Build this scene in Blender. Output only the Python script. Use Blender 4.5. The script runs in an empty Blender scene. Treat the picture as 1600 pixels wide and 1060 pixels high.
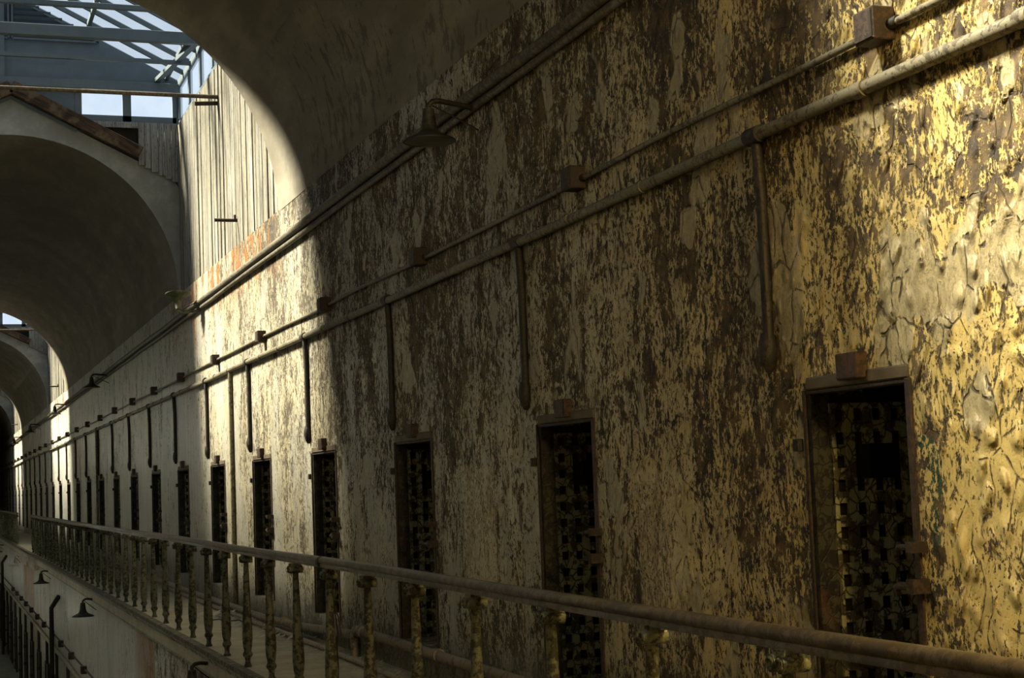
import bpy, bmesh, math, random
from mathutils import Vector, Matrix
rnd = random.Random(7)
SC = bpy.context.scene
COL = SC.collection
PI = math.pi

# ------------------------------------------------------------------ layout (metres; X right, Y along the block, Z up)
WX = 3.6            # upper right wall face
CX = 1.12           # centre line of the block
LX = 2 * CX - WX    # left wall face
SPR = 4.57          # springing of the vaults
RV = 2.475          # vault radius
LWX = 2.50          # lower right wall face
FZ = -4.28          # ground floor level
BAYS = [(-1.6, 7.5), (17.43, 25.2), (48.9, 56.7), (75.6, 83.4)]  # first bay is unseen, its end set to let sun onto the front wall
YEND = 112.0
YSTART = -7.0
GATES = [(6.19, 5.38), (9.53, 8.60), (12.90, 11.83), (16.05, 14.99), (19.28, 18.15), (22.40, 21.25)]
y = 22.40
while y < 103:
    y += 3.243
    GATES.append((y, y - 1.13))
GZ0, GZ1 = 0.25, 1.86


# ------------------------------------------------------------------ mesh helpers
class MB:
    def __init__(s):
        s.v = []; s.f = []

    def add(s, verts, faces):
        o = len(s.v)
        s.v += [tuple(p) for p in verts]
        s.f += [tuple(i + o for i in f) for f in faces]

    def box(s, x0, x1, y0, y1, z0, z1):
        s.add([(x0, y0, z0), (x1, y0, z0), (x1, y1, z0), (x0, y1, z0), (x0, y0, z1), (x1, y0, z1), (x1, y1, z1), (x0, y1, z1)],
              [(0, 3, 2, 1), (4, 5, 6, 7), (0, 1, 5, 4), (1, 2, 6, 5), (2, 3, 7, 6), (3, 0, 4, 7)])

    def quad(s, a, b, c, d):
        s.add([a, b, c, d], [(0, 1, 2, 3)])

    def poly(s, pts):
        s.add(pts, [tuple(range(len(pts)))])

    def bar(s, a, b, w, h, up=(0, 0, 1)):
        a = Vector(a); b = Vector(b); d = (b - a).normalized(); u = Vector(up)
        sx = d.cross(u)
        if sx.length < 1e-4:
            sx = d.cross(Vector((0, 1, 0)))
        sx.normalize(); uz = sx.cross(d).normalized()
        P = []
        for p in (a, b):
            for i, j in ((-1, -1), (1, -1), (1, 1), (-1, 1)):
                P.append(p + sx * (i * w / 2) + uz * (j * h / 2))
        s.add(P, [(0, 1, 2, 3), (7, 6, 5, 4), (0, 4, 5, 1), (1, 5, 6, 2), (2, 6, 7, 3), (3, 7, 4, 0)])

    def tube(s, pts, r, n=10, cap=True, rad=None):
        pts = [Vector(p) for p in pts]
        rings = []
        prev = None
        for i, p in enumerate(pts):
            if i == 0: d = pts[1] - pts[0]
            elif i == len(pts) - 1: d = pts[-1] - pts[-2]
            else: d = (pts[i + 1] - p).normalized() + (p - pts[i - 1]).normalized()
            d.normalize()
            if prev is None:
                u = d.cross(Vector((0, 0, 1)))
                if u.length < 1e-3: u = d.cross(Vector((1, 0, 0)))
            else:
                u = prev - d * prev.dot(d)
            u.normalize(); prev = u
            w = d.cross(u)
            rr = rad[i] if rad else r
            rings.append([p + (u * math.cos(2 * PI * k / n) + w * math.sin(2 * PI * k / n)) * rr for k in range(n)])
        V = [q for R in rings for q in R]; F = []
        for i in range(len(pts) - 1):
            for k in range(n):
                k2 = (k + 1) % n
                F.append((i * n + k, i * n + k2, (i + 1) * n + k2, (i + 1) * n + k))
        if cap:
            F.append(tuple(range(n))[::-1]); F.append(tuple((len(pts) - 1) * n + k for k in range(n)))
        s.add(V, F)

    def lathe(s, prof, n=16, c=(0, 0, 0), M=None):
        V = []; F = []
        for r, z in prof:
            for k in range(n):
                p = Vector((r * math.cos(2 * PI * k / n), r * math.sin(2 * PI * k / n), z))
                if M is not None: p = M @ p
                V.append(p + Vector(c))
        for i in range(len(prof) - 1):
            for k in range(n):
                k2 = (k + 1) % n
                F.append((i * n + k, i * n + k2, (i + 1) * n + k2, (i + 1) * n + k))
        F.append(tuple(range(n))[::-1]); F.append(tuple((len(prof) - 1) * n + k for k in range(n)))
        s.add(V, F)

    def extrude_y(s, prof, ys, wob=None, cap=True):
        """closed profile [(x,z)] swept along the list of y"""
        n = len(prof); V = []; F = []
        for i, yy in enumerate(ys):
            dx, dz = wob(yy) if wob else (0, 0)
            for (px, pz) in prof: V.append((px + dx, yy, pz + dz))
        for i in range(len(ys) - 1):
            for k in range(n):
                k2 = (k + 1) % n
                F.append((i * n + k, i * n + k2, (i + 1) * n + k2, (i + 1) * n + k))
        if cap:
            F.append(tuple(range(n))[::-1]); F.append(tuple((len(ys) - 1) * n + k for k in range(n)))
        s.add(V, F)

    def build(s, name, mat, parent=None, smooth=None, recalc=True, bevel=0):
        me = bpy.data.meshes.new(name)
        me.from_pydata(s.v, [], s.f)
        if recalc or bevel:
            bm = bmesh.new(); bm.from_mesh(me)
            bmesh.ops.remove_doubles(bm, verts=bm.verts, dist=1e-5)
            if bevel:
                bmesh.ops.bevel(bm, geom=bm.edges[:], offset=bevel, segments=1, affect='EDGES', clamp_overlap=True)
            bmesh.ops.recalc_face_normals(bm, faces=bm.faces)
            bm.to_mesh(me); bm.free()
        if smooth is not None:
            me.polygons.foreach_set('use_smooth', [True] * len(me.polygons))
            me.set_sharp_from_angle(angle=math.radians(smooth))
        me.materials.append(mat)
        o = bpy.data.objects.new(name, me)
        COL.objects.link(o)
        if parent is not None: o.parent = parent
        return o


def tag(o, label=None, cat=None, group=None, kind=None):
    if label: o['label'] = label
    if cat: o['category'] = cat
    if group: o['group'] = group
    if kind: o['kind'] = kind
    return o


def struct(o, label=None, cat=None):
    o['kind'] = 'structure'
    if label: o['label'] = label
    if cat: o['category'] = cat
    return o


def empty(name, loc=(0, 0, 0)):
    o = bpy.data.objects.new(name, None)
    COL.objects.link(o); o.location = loc; o.empty_display_size = .1
    return o


def copy_tree(o, parent=None):
    c = o.copy(); COL.objects.link(c)
    if parent is not None: c.parent = parent
    for ch in list(o.children): copy_tree(ch, c)
    return c


ORD = ['first', 'second', 'third', 'fourth', 'fifth', 'sixth', 'seventh', 'eighth', 'ninth', 'tenth', 'eleventh', 'twelfth',
       'thirteenth', 'fourteenth', 'fifteenth', 'sixteenth', 'seventeenth', 'eighteenth', 'nineteenth', 'twentieth']


# ------------------------------------------------------------------ material helpers
class NT:
    def __init__(s, name):
        s.m = bpy.data.materials.new(name); s.m.use_nodes = True
        s.t = s.m.node_tree; s.t.nodes.clear()
        s.out = s.t.nodes.new('ShaderNodeOutputMaterial')
        s._pos = None

    def n(s, typ, **kw):
        nd = s.t.nodes.new(typ)
        for k, v in kw.items(): setattr(nd, k, v)
        return nd

    def link(s, a, b): s.t.links.new(a, b)

    def sock(s, inp, v):
        if isinstance(v, bpy.types.NodeSocket): s.link(v, inp)
        elif v is not None:
            if hasattr(inp.default_value, '__len__') and not isinstance(v, (tuple, list)): v = (v, v, v)
            if hasattr(inp.default_value, '__len__') and len(inp.default_value) == 4 and len(v) == 3: v = (*v, 1)
            inp.default_value = v

    @property
    def pos(s):
        if s._pos is None: s._pos = s.n('ShaderNodeNewGeometry').outputs['Position']
        return s._pos

    @property
    def obj(s): return s.n('ShaderNodeTexCoord').outputs['Object']

    def scale(s, v, sc):
        m = s.n('ShaderNodeVectorMath', operation='MULTIPLY'); s.link(v, m.inputs[0]); m.inputs[1].default_value = sc
        return m.outputs[0]

    def vadd(s, a, b):
        m = s.n('ShaderNodeVectorMath', operation='ADD'); s.sock(m.inputs[0], a); s.sock(m.inputs[1], b)
        return m.outputs[0]

    def noise(s, v, scale, detail=4, rough=.55, dist=0, color=False):
        k = s.n('ShaderNodeTexNoise'); s.link(v, k.inputs['Vector'])
        k.inputs['Scale'].default_value = scale; k.inputs['Detail'].default_value = detail
        k.inputs['Roughness'].default_value = rough; k.inputs['Distortion'].default_value = dist
        return k.outputs['Color' if color else 'Fac']

    def voro(s, v, scale, feature='DISTANCE_TO_EDGE', out='Distance'):
        k = s.n('ShaderNodeTexVoronoi', feature=feature); s.link(v, k.inputs['Vector']); k.inputs['Scale'].default_value = scale
        return k.outputs[out]

    def math(s, op, a, b=None, c=None, clamp=False):
        k = s.n('ShaderNodeMath', operation=op, use_clamp=clamp)
        s.sock(k.inputs[0], a)
        if b is not None: s.sock(k.inputs[1], b)
        if c is not None: s.sock(k.inputs[2], c)
        return k.outputs[0]

    def mr(s, v, a, b, c=0., d=1., smooth=True):
        k = s.n('ShaderNodeMapRange', interpolation_type='SMOOTHSTEP' if smooth else 'LINEAR')
        s.sock(k.inputs[0], v); s.sock(k.inputs[1], a); s.sock(k.inputs[2], b); s.sock(k.inputs[3], c); s.sock(k.inputs[4], d)
        return k.outputs[0]

    def mix(s, f, a, b, typ='MIX'):
        k = s.n('ShaderNodeMix', data_type='RGBA', blend_type=typ)
        s.sock(k.inputs[0], f)
        s.sock(k.inputs[6], a); s.sock(k.inputs[7], b)
        return k.outputs[2]

    def sep(s, v):
        k = s.n('ShaderNodeSeparateXYZ'); s.link(v, k.inputs[0]); return k.outputs

    def bump(s, h, strength=.5, dist=.01):
        k = s.n('ShaderNodeBump'); k.inputs['Strength'].default_value = strength; k.inputs['Distance'].default_value = dist
        s.link(h, k.inputs['Height']); return k.outputs[0]

    def done(s, col, rough=.7, normal=None, metal=0, spec=.3):
        b = s.n('ShaderNodeBsdfPrincipled')
        s.sock(b.inputs['Base Color'], col); s.sock(b.inputs['Roughness'], rough)
        b.inputs['Metallic'].default_value = metal
        b.inputs['Specular IOR Level'].default_value = spec
        if normal is not None: s.link(normal, b.inputs['Normal'])
        s.link(b.outputs[0], s.out.inputs[0])
        return s.m


def blob(N, Y, Z, cy, cz, ry, rz, wob, amt=.6):
    """soft 0..1 mask of an irregular patch on the wall"""
    a = N.math('DIVIDE', N.math('SUBTRACT', Y, cy), ry); b = N.math('DIVIDE', N.math('SUBTRACT', Z, cz), rz)
    d = N.math('ADD', N.math('MULTIPLY', a, a), N.math('MULTIPLY', b, b))
    d = N.math('ADD', d, N.math('MULTIPLY', N.math('SUBTRACT', wob, .5), amt * 4))
    return N.mr(d, .75, 1.05, 1, 0)


def mat_wall(name, upper=True):
    N = NT(name); P = N.pos; X, Y, Z = N.sep(P)
    Pv = N.scale(P, (1, 1, .62))
    warp = N.noise(P, 3.0, 3, .5, color=True)
    Pw = N.vadd(Pv, N.scale(N.vadd(warp, (-.5, -.5, -.5)), (.12, .12, .12)))
    L1 = N.noise(P, .55, 3, .5)
    L2 = N.noise(N.scale(P, (1, 1, .35)), 1.7, 4, .6)
    L3 = N.noise(N.scale(P, (1, 1, .5)), 3.2, 2, .5)
    n1 = N.noise(Pw, 21, 7, .70)
    n2 = N.noise(Pw, 58, 4, .7)
    grain = N.noise(P, 120, 3, .6)
    # how much paint has gone: much near the front end, little further down the block
    thr = N.math('ADD', N.mr(Y, 13, 27, -.022, 0.085), N.mr(Y, 4.2, 6, .02, 0))
    if upper:
        zz = N.math('ADD', N.mr(Z, 1.0, 2.6, .030, -.012), N.mr(Z, .2, .6, -.05, 0))
        thr = N.math('ADD', thr, zz)
    thr = N.math('ADD', thr, N.math('MULTIPLY', N.math('SUBTRACT', L1, .5), -.22))
    thr = N.math('ADD', thr, N.math('MULTIPLY', N.math('SUBTRACT', L2, .5), -.34))
    thr = N.math('ADD', thr, N.math('MULTIPLY', N.math('SUBTRACT', N.noise(Pw, 4.5, 3, .6), .5), -.34))
    T1 = N.math('ADD', thr, .548)
    m1 = N.mr(N.math('SUBTRACT', n1, T1), -.012, .012)
    T2 = N.math('ADD', thr, .555)
    m2 = N.mr(N.math('SUBTRACT', n2, T2), -.02, .03)
    peel = N.math('MAXIMUM', m1, m2)
    # smooth bare patches that kept their skim coat
    sm = N.mr(N.noise(Pw, 2.6, 3, .5), .60, .625)
    peel = N.math('MULTIPLY', peel, N.math('SUBTRACT', 1, N.math('MULTIPLY', sm, .85)))
    # crack network between flakes
    ed = N.voro(N.vadd(Pv, N.scale(warp, (.16, .16, .16))), 6.5)
    crk = N.math('MULTIPLY', N.mr(ed, .008, .03, 1, 0), N.mr(n1, .47, .55))
    crk = N.math('MULTIPLY', crk, N.mr(Y, 16, 24, 1, .15))
    cream = (.43, .375, .235); grey = (.32, .31, .25)
    base = N.mix(N.mr(L2, .38, .62), grey, cream)
    base = N.mix(N.mr(Y, 4, 12, .9, 0), base, (.57, .41, .095))  # golden light at the front end put into the paint colour
    base = N.mix(N.mr(Y, 18, 30, 0, .8), base, (.43, .435, .41))
    base = N.mix(N.math('MULTIPLY', sm, .6), base, (.30, .275, .19))
    streak = N.noise(N.scale(P, (1, 1, .04)), 9, 5, .6)
    base = N.mix(N.mr(streak, .35, .7, .28, 0), base, (.13, .115, .075))
    base = N.mix(N.mr(grain, .3, .7, .25, 0), base, (.18, .15, .09))
    under = N.mix(N.mr(N.noise(P, 9, 5, .65), .35, .65), (.022, .015, .007), (.105, .067, .022))
    under = N.mix(N.mr(Y, 9, 18, 0, .6), under, (.030, .027, .017))
    col = N.mix(peel, base, under)
    col = N.mix(N.math('MULTIPLY', crk, .8), col, (.05, .035, .015))
    if upper:
        # damp green foot of the wall
        foot = N.math('MULTIPLY', N.mr(N.math('ADD', Z, N.math('MULTIPLY', L3, .4)), .35, .7, 1, 0), .7)
        col = N.mix(foot, col, N.mix(n1, (.10, .10, .07), (.17, .165, .12)))
        wob = N.noise(N.scale(P, (1, 1, .6)), 9, 6, .7)
        # flaking dark green paint beside the nearest gate
        g = N.math('MAXIMUM', blob(N, Y, Z, 5.245, 1.49, .045, .13, wob), blob(N, Y, Z, 5.26, 1.29, .035, .09, wob))
        g = N.math('MAXIMUM', g, blob(N, Y, Z, 5.30, 1.605, .05, .03, wob))
        g = N.math('MULTIPLY', g, N.mr(n2, .47, .52))
        col = N.mix(g, col, (.012, .045, .022))
        # rust coloured run left of the second gate
        r = blob(N, Y, Z, 9.90, 1.32, .035, .17, wob, .4)
        col = N.mix(N.math('MULTIPLY', r, .85), col, (.075, .032, .012))
        # rectangular repaired patches
        for cy, cz, ry, rz in ((7.75, 1.1, .28, .42), (10.75, 1.15, .36, .45)):
            ay = N.math('ABSOLUTE', N.math('SUBTRACT', Y, cy)); az = N.math('ABSOLUTE', N.math('SUBTRACT', Z, cz))
            q = N.math('MULTIPLY', N.mr(N.math('ADD', ay, N.math('MULTIPLY', L3, .06)), ry, ry + .05, 1, 0), N.mr(az, rz, rz + .05, 1, 0))
            q = N.math('MULTIPLY', q, N.mr(n2, .52, .6, .75, .1))
            col = N.mix(q, col, (.44, .37, .21))
        # orange bare brick under the open skylight, along the ledge
        inb = None
        for (a, b) in BAYS[1:]:
            k = N.math('MULTIPLY', N.mr(Y, a - 1.2, a + .2), N.mr(Y, b + .2, b + 1.4, 1, 0))
            inb = k if inb is None else N.math('MAXIMUM', inb, k)
        on = N.noise(N.scale(P, (1, 1.3, .55)), 3.0, 6, .65)
        orr = N.math('MULTIPLY', N.math('MULTIPLY', N.mr(on, .535, .56), N.mr(Z, 3.75, 4.25)), inb)
        ocol = N.mix(N.mr(n1, .42, .6), (.33, .125, .022), (.11, .05, .018))
        col = N.mix(orr, col, ocol)
        pk = N.math('MULTIPLY', blob(N, Y, Z, 24.6, 4.33, .8, .24, wob, .35), .9)
        col = N.mix(pk, col, N.mix(N.mr(n1, .5, .56), (.36, .25, .20), (.10, .06, .045)))
        drip = N.math('MULTIPLY', N.math('MULTIPLY', N.mr(N.noise(N.scale(P, (1, 1, .12)), 5, 3, .5), .60, .63), N.mr(Z, 3.2, 4.0)), inb)
        col = N.mix(N.math('MULTIPLY', drip, .85), col, (.26, .10, .028))
    else:
        ost = N.math('MULTIPLY', N.mr(N.noise(N.scale(P, (1, 1, .08)), 1.4, 4, .6), .60, .64), .5)
        col = N.mix(ost, col, N.mix(n1, (.24, .14, .06), (.15, .09, .045)))
        for cy, ry in ((21.1, 1.15), (48.5, 3.0)):
            ay = N.math('ABSOLUTE', N.math('SUBTRACT', Y, cy))
            q = N.math('MULTIPLY', N.mr(N.math('ADD', ay, N.math('MULTIPLY', streak, .9)), ry + .1, ry + .5, 1, 0), N.mr(Z, -1.9, -1.2))
            col = N.mix(q, col, N.mix(streak, (.30, .14, .012), (.15, .075, .018)))
    lump = N.noise(Pw, 8, 4, .6)
    bl = N.math('MULTIPLY', N.mr(N.voro(N.vadd(Pv, N.scale(warp, (.1, .1, .1))), 13, 'SMOOTH_F1'), .05, .45, 1, 0), N.mr(Y, 6.5, 11, 1.3, .2))
    h = N.math('ADD', N.math('MULTIPLY', peel, -1), N.math('MULTIPLY', lump, .9))
    h = N.math('ADD', h, bl)
    h = N.math('ADD', h, N.math('MULTIPLY', crk, -.8))
    h = N.math('ADD', h, N.math('MULTIPLY', grain, .15))
    return N.done(col, N.mix(peel, (.45,) * 3, (.85,) * 3), N.bump(h, 1.0, .026), spec=.4)


def mat_plaster(name, c1, c2, peel=.3, dark=(.06, .05, .035)):
    N = NT(name); P = N.pos; X, Y, Z = N.sep(P)
    L = N.noise(P, .7, 4, .55); S = N.noise(N.scale(P, (1, .25, 1)), 4, 6, .65)
    col = N.mix(N.mr(L, .35, .65), c1, c2)
    n = N.noise(N.scale(P, (.6, 1, .5)), 9, 8, .68)
    T = N.math('ADD', .60 - peel * .06, N.math('MULTIPLY', N.math('SUBTRACT', L, .5), -.4))
    low = N.mr(Z, 4.5, 6.2, -.05, .05)
    pk = N.mr(N.math('SUBTRACT', n, N.math('ADD', T, low)), -.01, .02)
    pk = N.math('MULTIPLY', pk, N.mr(Y, 15.2, 16.3, 1, .15))
    col = N.mix(N.math('MULTIPLY', pk, peel * 2, clamp=True), col, dark)
    col = N.mix(N.mr(S, .4, .7, .35, 0), col, dark)
    h = N.math('ADD', N.math('MULTIPLY', pk, -.6), N.math('MULTIPLY', N.noise(P, 14, 4, .6), .6))
    return N.done(col, .8, N.bump(h, .5, .012), spec=.2)


def mat_metal(name, c1, c2, sc=25, thr=.5, rough=.6, bump=.5, dist=.004, spec=.35):
    N = NT(name); P = N.pos
    n = N.noise(P, sc, 7, .68); L = N.noise(P, 3, 2, .5)
    t = N.math('ADD', thr, N.math('MULTIPLY', N.math('SUBTRACT', L, .5), -.25))
    f = N.mr(N.math('SUBTRACT', n, t), -.02, .03)
    col = N.mix(f, c1, c2)
    col = N.mix(N.mr(N.noise(P, 90, 3), .3, .7, .3, 0), col, (.02, .017, .01))
    return N.done(col, rough, N.bump(N.math('ADD', N.math('MULTIPLY', f, .7), N.math('MULTIPLY', n, .5)), bump, dist), spec=spec)


def mat_gate(name, k=1.0):
    N = NT(name); P = N.pos
    Pw = N.vadd(N.scale(P, (1, 1, .8)), N.scale(N.noise(P, 8, 3, .5, color=True), (.05, .05, .05)))
    ed = N.voro(Pw, 17); n = N.noise(P, 13, 6, .65)
    crack = N.mr(ed, .02, .06, 1, 0)
    f = N.mr(n, .46, .52)
    col = N.mix(f, (.006 * k, .005 * k, .003 * k), (.026 * k, .0255 * k, .013 * k))
    col = N.mix(N.math('MULTIPLY', crack, .9), col, (.012, .008, .005))
    col = N.mix(N.mr(N.noise(P, 4, 4, .6), .6, .68, 0, .5), col, (.07, .03, .014))
    h = N.math('ADD', N.math('MULTIPLY', crack, -1), f)
    return N.done(col, .6, N.bump(h, .6, .004), spec=.3)


def mat_wood(name, c1, c2, c3, sc=1.0, board=0.0):
    N = NT(name); P = N.pos
    a = N.noise(N.scale(P, (1, 1, .02)), 34 * sc, 6, .75)
    b = N.noise(N.scale(P, (1, 1, .05)), 6 * sc, 4, .6)
    d = N.noise(N.scale(P, (1, 1, .25)), 34 * sc, 6, .7)
    col = N.mix(N.mr(a, .45, .56), c1, c2)
    col = N.mix(N.mr(b, .42, .62, 0, .75), col, c3)
    col = N.mix(N.mr(d, .55, .62, 0, .8), col, (.05, .045, .035))
    return N.done(col, .85, N.bump(a, .7, .01), spec=.15)


def mat_beam(name):
    N = NT(name); P = N.obj
    a = N.noise(N.scale(P, (.25, 2, 2)), 7, 7, .7)
    b = N.noise(P, 4, 5, .6)
    col = N.mix(N.mr(a, .4, .62), (.022, .015, .010), (.072, .042, .027))
    col = N.mix(N.mr(b, .5, .65), col, (.10, .07, .042))
    return N.done(col, .85, N.bump(a, .7, .015), spec=.15)


def mat_floor(name, c1, c2):
    N = NT(name); P = N.pos
    n = N.noise(P, 3, 7, .65); g = N.noise(P, 40, 5, .65)
    col = N.mix(N.mr(n, .36, .64), c1, c2)
    col = N.mix(N.mr(g, .55, .7, 0, .5), col, (.10, .09, .06))
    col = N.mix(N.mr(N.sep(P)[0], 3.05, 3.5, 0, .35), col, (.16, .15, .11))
    return N.done(col, .85, N.bump(N.math('ADD', n, N.math('MULTIPLY', g, .5)), .4, .01), spec=.15)


def mat_plain(name, c, rough=.7, spec=.3, var=.25):
    N = NT(name); P = N.pos
    n = N.noise(P, 5, 5, .6)
    col = N.mix(N.mr(n, .35, .65), tuple(x * (1 - var) for x in c), tuple(min(1, x * (1 + var)) for x in c))
    return N.done(col, rough, N.bump(N.noise(P, 40, 4, .6), .2, .004), spec=spec)


def mat_glass(name, glow=.55, trans=.55):
    """frosted roof glazing: its emission stands in for scattered sky, and part of the sun passes"""
    N = NT(name); P = N.pos
    e = N.n('ShaderNodeEmission'); t = N.n('ShaderNodeBsdfTransparent'); a = N.n('ShaderNodeAddShader')
    d = N.noise(P, 2.2, 5, .6)
    N.link(N.mix(N.mr(d, .35, .65), (.62, .74, .84), (.74, .85, .92)), e.inputs[0]); e.inputs[1].default_value = glow
    t.inputs[0].default_value = (trans, trans, trans, 1)
    N.link(e.outputs[0], a.inputs[0]); N.link(t.outputs[0], a.inputs[1]); N.link(a.outputs[0], N.out.inputs[0])
    return N.m


M = {}
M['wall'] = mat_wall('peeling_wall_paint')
M['lower'] = mat_wall('lower_wall_paint', False)
M['vault'] = mat_plaster('vault_plaster', (.18, .162, .12), (.245, .225, .175), .3)
M['cement'] = mat_plaster('haunch_cement', (.22, .22, .20), (.31, .31, .28), .25, (.08, .08, .07))
M['leftwall'] = mat_plaster('left_plaster', (.36, .33, .24), (.44, .41, .31), .3)
M['gate'] = mat_gate('gate_iron')
M['leaf'] = mat_gate('gate_leaf_olive_lightened', 8)  # gate paint lightened to offset the deep shade around the leaf
M['iron'] = mat_metal('dark_iron', (.007, .006, .004), (.022, .016, .009), 30, .54)
M['rust'] = mat_metal('rusty_iron', (.014, .009, .006), (.045, .022, .011), 40, .52)
M['bracket'] = mat_metal('rust_brown_bracket', (.014, .008, .005), (.05, .02, .009), 40, .50)
M['rail'] = mat_metal('handrail_brown_paint', (.055, .041, .024), (.105, .08, .05), 22, .5, .5, .35, .003)
M['baluster'] = mat_metal('baluster_green_paint', (.040, .038, .024), (.150, .152, .090), 26, .48, .65, .7, .004)
M['pipe'] = mat_metal('painted_pipe', (.05, .038, .02), (.145, .128, .078), 28, .46, .55, .5, .003)
M['highpipe'] = mat_metal('high_pipe_paint', (.055, .045, .027), (.12, .105, .07), 22, .5, .6, .5, .004)
M['floorpipe'] = mat_metal('floor_pipe_paint', (.14, .10, .07), (.28, .235, .17), 20, .42, .6, .5, .003)
M['lampm'] = mat_metal('lamp_enamel', (.014, .015, .010), (.035, .037, .024), 18, .5, .5, .3, .002)
M['lampin'] = mat_plain('lamp_inside', (.13, .125, .09), .5)
M['lampwhite'] = mat_plain('lamp_white', (.42, .42, .37), .5)
M['lampgreen'] = mat_metal('lamp_green_verdigris', (.03, .042, .024), (.075, .08, .045), 14, .5, .6, .3, .002)
M['board'] = mat_wood('weathered_boards', (.26, .255, .22), (.05, .046, .035), (.17, .155, .11))
M['boarddark'] = mat_wood('grey_boards', (.26, .26, .25), (.13, .13, .125), (.19, .18, .16), 1.3)
M['recess'] = mat_plain('dark_recess_boards', (.03, .028, .024), .9, .1)
M['beam'] = mat_beam('old_timber')
M['frame'] = mat_plain('blue_grey_frame', (.075, .098, .11), .5, .4, .08)
M['panel'] = mat_plain('blue_grey_panel', (.085, .11, .13), .6, .3, .06)
M['louvre'] = mat_plain('louvre_metal', (.05, .068, .085), .6, .3, .08)
M['lintel'] = mat_plain('lintel_iron', (.075, .056, .033), .7)
M['glass'] = mat_glass('frosted_glazing', .13, .42)
M['winglass'] = mat_glass('window_glazing', .2, .45)
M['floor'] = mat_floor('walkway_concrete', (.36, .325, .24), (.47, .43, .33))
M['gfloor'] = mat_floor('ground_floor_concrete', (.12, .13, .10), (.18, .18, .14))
M['fascia'] = mat_metal('fascia_green_grey', (.085, .08, .05), (.26, .285, .22), 9, .44, .7, .5, .006)
M['coping'] = mat_metal('coping_stone', (.09, .08, .055), (.20, .185, .135), 16, .5, .8, .6, .006)
M['blockw'] = mat_plain('pale_block', (.36, .33, .25), .8)
M['void'] = mat_plain('cell_shade', (.02, .018, .014), .9, .05)  # near-black stands in for the shade of unlit cells
M['flake'] = mat_plain('paint_flakes', (.42, .39, .30), .8)
M['leafm'] = mat_plain('yellow_leaf', (.62, .36, .03), .6)
M['wire'] = mat_plain('black_wire', (.012, .011, .009), .6)

# ------------------------------------------------------------------ the right upper wall (with gate openings and reveals)
gy = sorted([(b, a) for a, b in GATES])
w = MB()
ycuts = [YSTART]
for a, b in gy: ycuts += [a, b]
ycuts.append(YEND)
zc = [-.05, GZ0, GZ1, 3.0, SPR + .02]
open_iv = set((round(a, 4), round(b, 4)) for a, b in gy)
for i in range(len(ycuts) - 1):
    a, b = ycuts[i], ycuts[i + 1]
    for j in range(len(zc) - 1):
        if j == 1 and (round(a, 4), round(b, 4)) in open_iv: continue
        w.quad((WX, b, zc[j]), (WX, a, zc[j]), (WX, a, zc[j + 1]), (WX, b, zc[j + 1]))
RD = .10
for a, b in gy:
    X2 = WX + .30
    w.quad((WX, b, GZ0), (WX, b, GZ1), (X2, b, GZ1), (X2, b, GZ0))
    w.quad((WX, a, GZ0), (X2, a, GZ0), (X2, a, GZ1), (WX, a, GZ1))
    w.quad((WX, a, GZ1), (X2, a, GZ1), (X2, b, GZ1), (WX, b, GZ1))
    w.quad((WX, a, GZ0), (WX, b, GZ0), (X2, b, GZ0), (X2, a, GZ0))
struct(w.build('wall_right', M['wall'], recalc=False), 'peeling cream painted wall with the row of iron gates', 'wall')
# cells behind the gates, their shade painted near-black
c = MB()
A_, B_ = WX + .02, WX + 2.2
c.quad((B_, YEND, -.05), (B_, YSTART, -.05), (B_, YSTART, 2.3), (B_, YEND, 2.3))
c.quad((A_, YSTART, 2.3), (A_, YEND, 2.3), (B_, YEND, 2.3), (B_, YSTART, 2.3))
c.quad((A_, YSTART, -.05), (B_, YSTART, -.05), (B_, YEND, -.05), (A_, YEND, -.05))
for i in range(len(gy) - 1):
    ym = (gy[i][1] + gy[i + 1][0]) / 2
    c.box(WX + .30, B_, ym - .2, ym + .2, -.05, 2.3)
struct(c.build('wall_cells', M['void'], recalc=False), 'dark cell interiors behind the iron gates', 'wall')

# ------------------------------------------------------------------ left wall, walkways, lower walls, floor, end walls
w = MB(); w.quad((LX, YSTART, -.05), (LX, YEND, -.05), (LX, YEND, SPR + .02), (LX, YSTART, SPR + .02))
struct(w.build('wall_left', M['leftwall'], recalc=False), 'plain left wall of the cell block', 'wall')
w = MB(); w.quad((LWX, YEND, FZ), (LWX, YSTART, FZ), (LWX, YSTART, -.24), (LWX, YEND, -.24))
LG = [(yy, yy - 1.0) for yy in [19.28 + 3.243 * k for k in range(19)]]
struct(w.build('wall_lower_right', M['lower'], recalc=False), 'stained lower wall below the walkway', 'wall')
w = MB(); w.quad((2 * CX - LWX, YSTART, FZ), (2 * CX - LWX, YEND, FZ), (2 * CX - LWX, YEND, -.24), (2 * CX - LWX, YSTART, -.24))
struct(w.build('wall_lower_left', M['leftwall'], recalc=False))
w = MB(); w.quad((-2, YSTART, FZ), (4, YSTART, FZ), (4, YEND, FZ), (-2, YEND, FZ))
struct(w.build('floor', M['gfloor'], recalc=False), 'dark ground floor far below the walkway', 'floor')
for nm, yy in (('wall_front', YSTART), ('wall_back', YEND)):
    w = MB(); w.box(LX - .3, WX + .3, yy - (.2 if yy < 0 else 0), yy + (.2 if yy > 0 else 0), FZ, 7.6)
    struct(w.build(nm, M['leftwall']))
# right walkway slab and the left one
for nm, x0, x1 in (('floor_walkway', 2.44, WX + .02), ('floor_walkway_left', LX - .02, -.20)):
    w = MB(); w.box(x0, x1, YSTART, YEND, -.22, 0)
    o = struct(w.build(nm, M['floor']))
    o['label'] = 'dusty concrete walkway along the gates' if x0 > 0 else 'concrete walkway on the left'
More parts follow.
